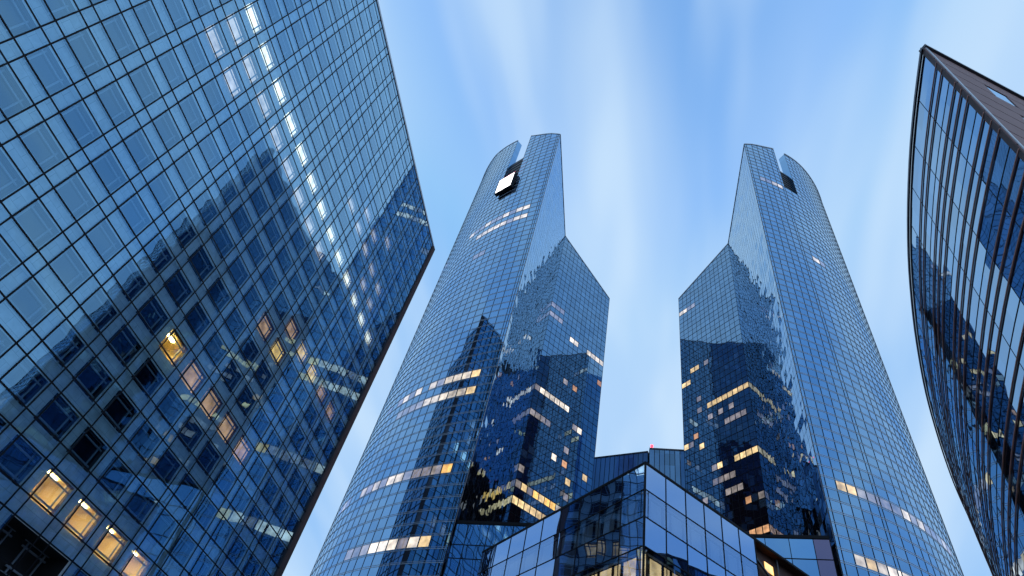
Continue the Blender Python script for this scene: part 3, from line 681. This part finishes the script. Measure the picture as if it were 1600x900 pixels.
# ------------------------------------------------------------------ two glass annexes at the feet of the towers
def annex(p, d, cols, rows_, depth, label, refl_panes=None):
    p = Vector(p); d = Vector(d).normalized(); d3 = Vector((d.x, d.y, 0)); ins = Vector((p.x, p.y))+d*cols[-1]/2+Vector((-d.y, d.x))*(5 if Vector((-d.y, d.x)).dot(p) > 0 else -5)
    n = outward(p, p+d*3, ins); root = thing('glass_annex', (p.x, p.y, 0), label, 'building', 'glass annexes at the foot of the towers')
    gb = MB(); mu = MB(); pb = MB()
    for i in range(len(cols)-1):
        for j in range(len(rows_)-1):
            a, b = p+d*cols[i], p+d*cols[i+1]; A, B, Ct, D = V(a, rows_[j+1]), V(b, rows_[j+1]), V(b, rows_[j]), V(a, rows_[j])
            uv = [(i+E, j+E), (i+1-E, j+E), (i+1-E, j+1-E), (i+E, j+1-E)]
            if (B-A).cross(D-A).dot(n) < 0: A, B, Ct, D = B, A, D, Ct
            (pb if i == 0 and refl_panes else gb).quad(A, B, Ct, D, uv)
    if refl_panes: pb.build('reflection_tinted_panes', M['plum_refl'], root)  # end-column panes carry a purplish reflection in their tint
    for z in rows_: mu.prism(V(p, z-.05), d3*cols[-1], n*.06, (0, 0, .10))
    for x in cols: mu.prism(V(p+d*x, rows_[-1])-d3*.045, d3*.09, n*.06, (0, 0, rows_[0]-rows_[-1]))
    gb.build('curtain_wall', M['annex'], root); mu.build('mullions', M['dark'], root)
    cp = MB(); cp.prism(V(p, rows_[0]+.06)+n*.1, d3*cols[-1], -n*depth, (0, 0, .4)); cp.build('roof', M['dark'], root)
    bx = MB(); bx.prism(V(p, rows_[-1])-n*.3, d3*cols[-1], -n*(depth-.3), (0, 0, rows_[0]-rows_[-1]-.1)); bx.build('rear_block', M['back'], root)
    return root, n, p, d
rws = lambda z0_, *r_: [z0_]+list(r_)
an, n_, p_, d_ = annex((1.7, 83.3), (.887, -.462), [0, 1.9, 5.03, 8.71, 12.4, 16], rws(40.2, 37.1, 35.15, 32.2, 29.3, 26.4, 23.5, 20.6, 15, 8, -1.6), 4, 'glass annex with wavy reflections against the foot of the left curved tower')
lw = MB(); a = Vector((p_.x, p_.y))+d_*6.0+n_.xy*.02; strip(lw, a, a+d_*.75, 37.0, 37.0, 36.0, E, 1-E, 1, 0, a-n_.xy*5); lw.build('lit_window', M['w_white'], an)
an, n_, p_, d_ = annex((52.0*SR, 71.2*SR), (-.87, .492), [x*SR for x in (0, 2.09, 5.2, 8.36, 11.5, 15)], rws(*[x*SR for x in (46.8, 43.87, 40.9, 38, 35, 32, 26, 18, 8)], -1.6), 4, 'glass annex with a purplish reflection tinted into its end panes, against the foot of the right curved tower', True)
lw = MB(); a = Vector((p_.x, p_.y))+d_*6.0+n_.xy*.02; strip(lw, a, a+d_*.5, 43.6*SR, 43.6*SR, 42.6*SR, E, 1-E, 1, 0, a-n_.xy*5); lw.build('lit_window', M['w_white'], an)

# ------------------------------------------------------------------ the buildings seen far back in the gap
def farb(azs, els, h, label, ncol):
    pts = [Vector((math.sin(R(a)), math.cos(R(a))))*(h/math.tan(R(e))) for a, e in zip(azs, els)]
    a, b = pts; ins = (a+b)/2+(a+b).normalized()*20; n = outward(a, b, ins)
    root = thing('distant_building', (a.x, a.y, 0), label, 'building', 'distant glass buildings in the gap between the towers')
    gb = MB(); mu = MB()
    for i in range(ncol):
        p, q_ = a+(b-a)*i/ncol, a+(b-a)*(i+1)/ncol; strip(gb, p, q_, h, h, -EYE, i+E, i+1-E, 3.7, 0, ins)
    d3 = Vector(((b-a).x, (b-a).y, 0))
    for i in range(ncol+1): p = a+(b-a)*i/ncol; mu.prism(V(p, -EYE)-d3.normalized()*.08, d3.normalized()*.16, n*.03, (0, 0, h+EYE))
    gb.build('curtain_wall', M['far'], root); mu.build('mullions', M['dark'], root)
    cp = MB(); cp.prism(V(a, h)+n*.1, d3, -n*14, (0, 0, .5)); cp.build('roof', M['steel'], root)
    bx = MB(); bx.prism(V(a, -EYE)-n*.5, d3, -n*13, (0, 0, h+EYE-.2)); bx.build('rear_block', M['back'], root)
    lw = MB(); i = 2; p, q_ = a+(b-a)*i/ncol+n.xy*.1, a+(b-a)*(i+.9)/ncol+n.xy*.1; strip(lw, p, q_, h-10.5, h-10.5, h-12, E, 1-E, 3, 0, ins); lw.build('lit_window', M['w_white'], root)
    return root, a, n, d3
farb((11.5, 19.85), (33.1, 34.74), 101, 'distant glass building with the lower roof, in the gap between the towers', 17)
_, a, n, d3 = farb((20.0, 26.5), (35.03, 34.95), 101, 'distant glass building with a red lamp on its roof, between the towers', 12)
bl = thing('warning_lamp', (a.x, a.y, 101+EYE), 'small red warning lamp on the roof edge of the distant building', 'lamp')
mb = MB(); p = V(a, 101.5)+d3.normalized()*.6-n*.2; mb.prism(p, (.12, 0, 0), (0, .12, 0), (0, 0, .5)); mb.build('post', M['dark'], bl)
mb = MB(); p += Vector((-.25, -.25, .5)); mb.prism(p, (.6, 0, 0), (0, .6, 0), (0, 0, .55)); mb.build('lamp_head', M['red'], bl)
#END
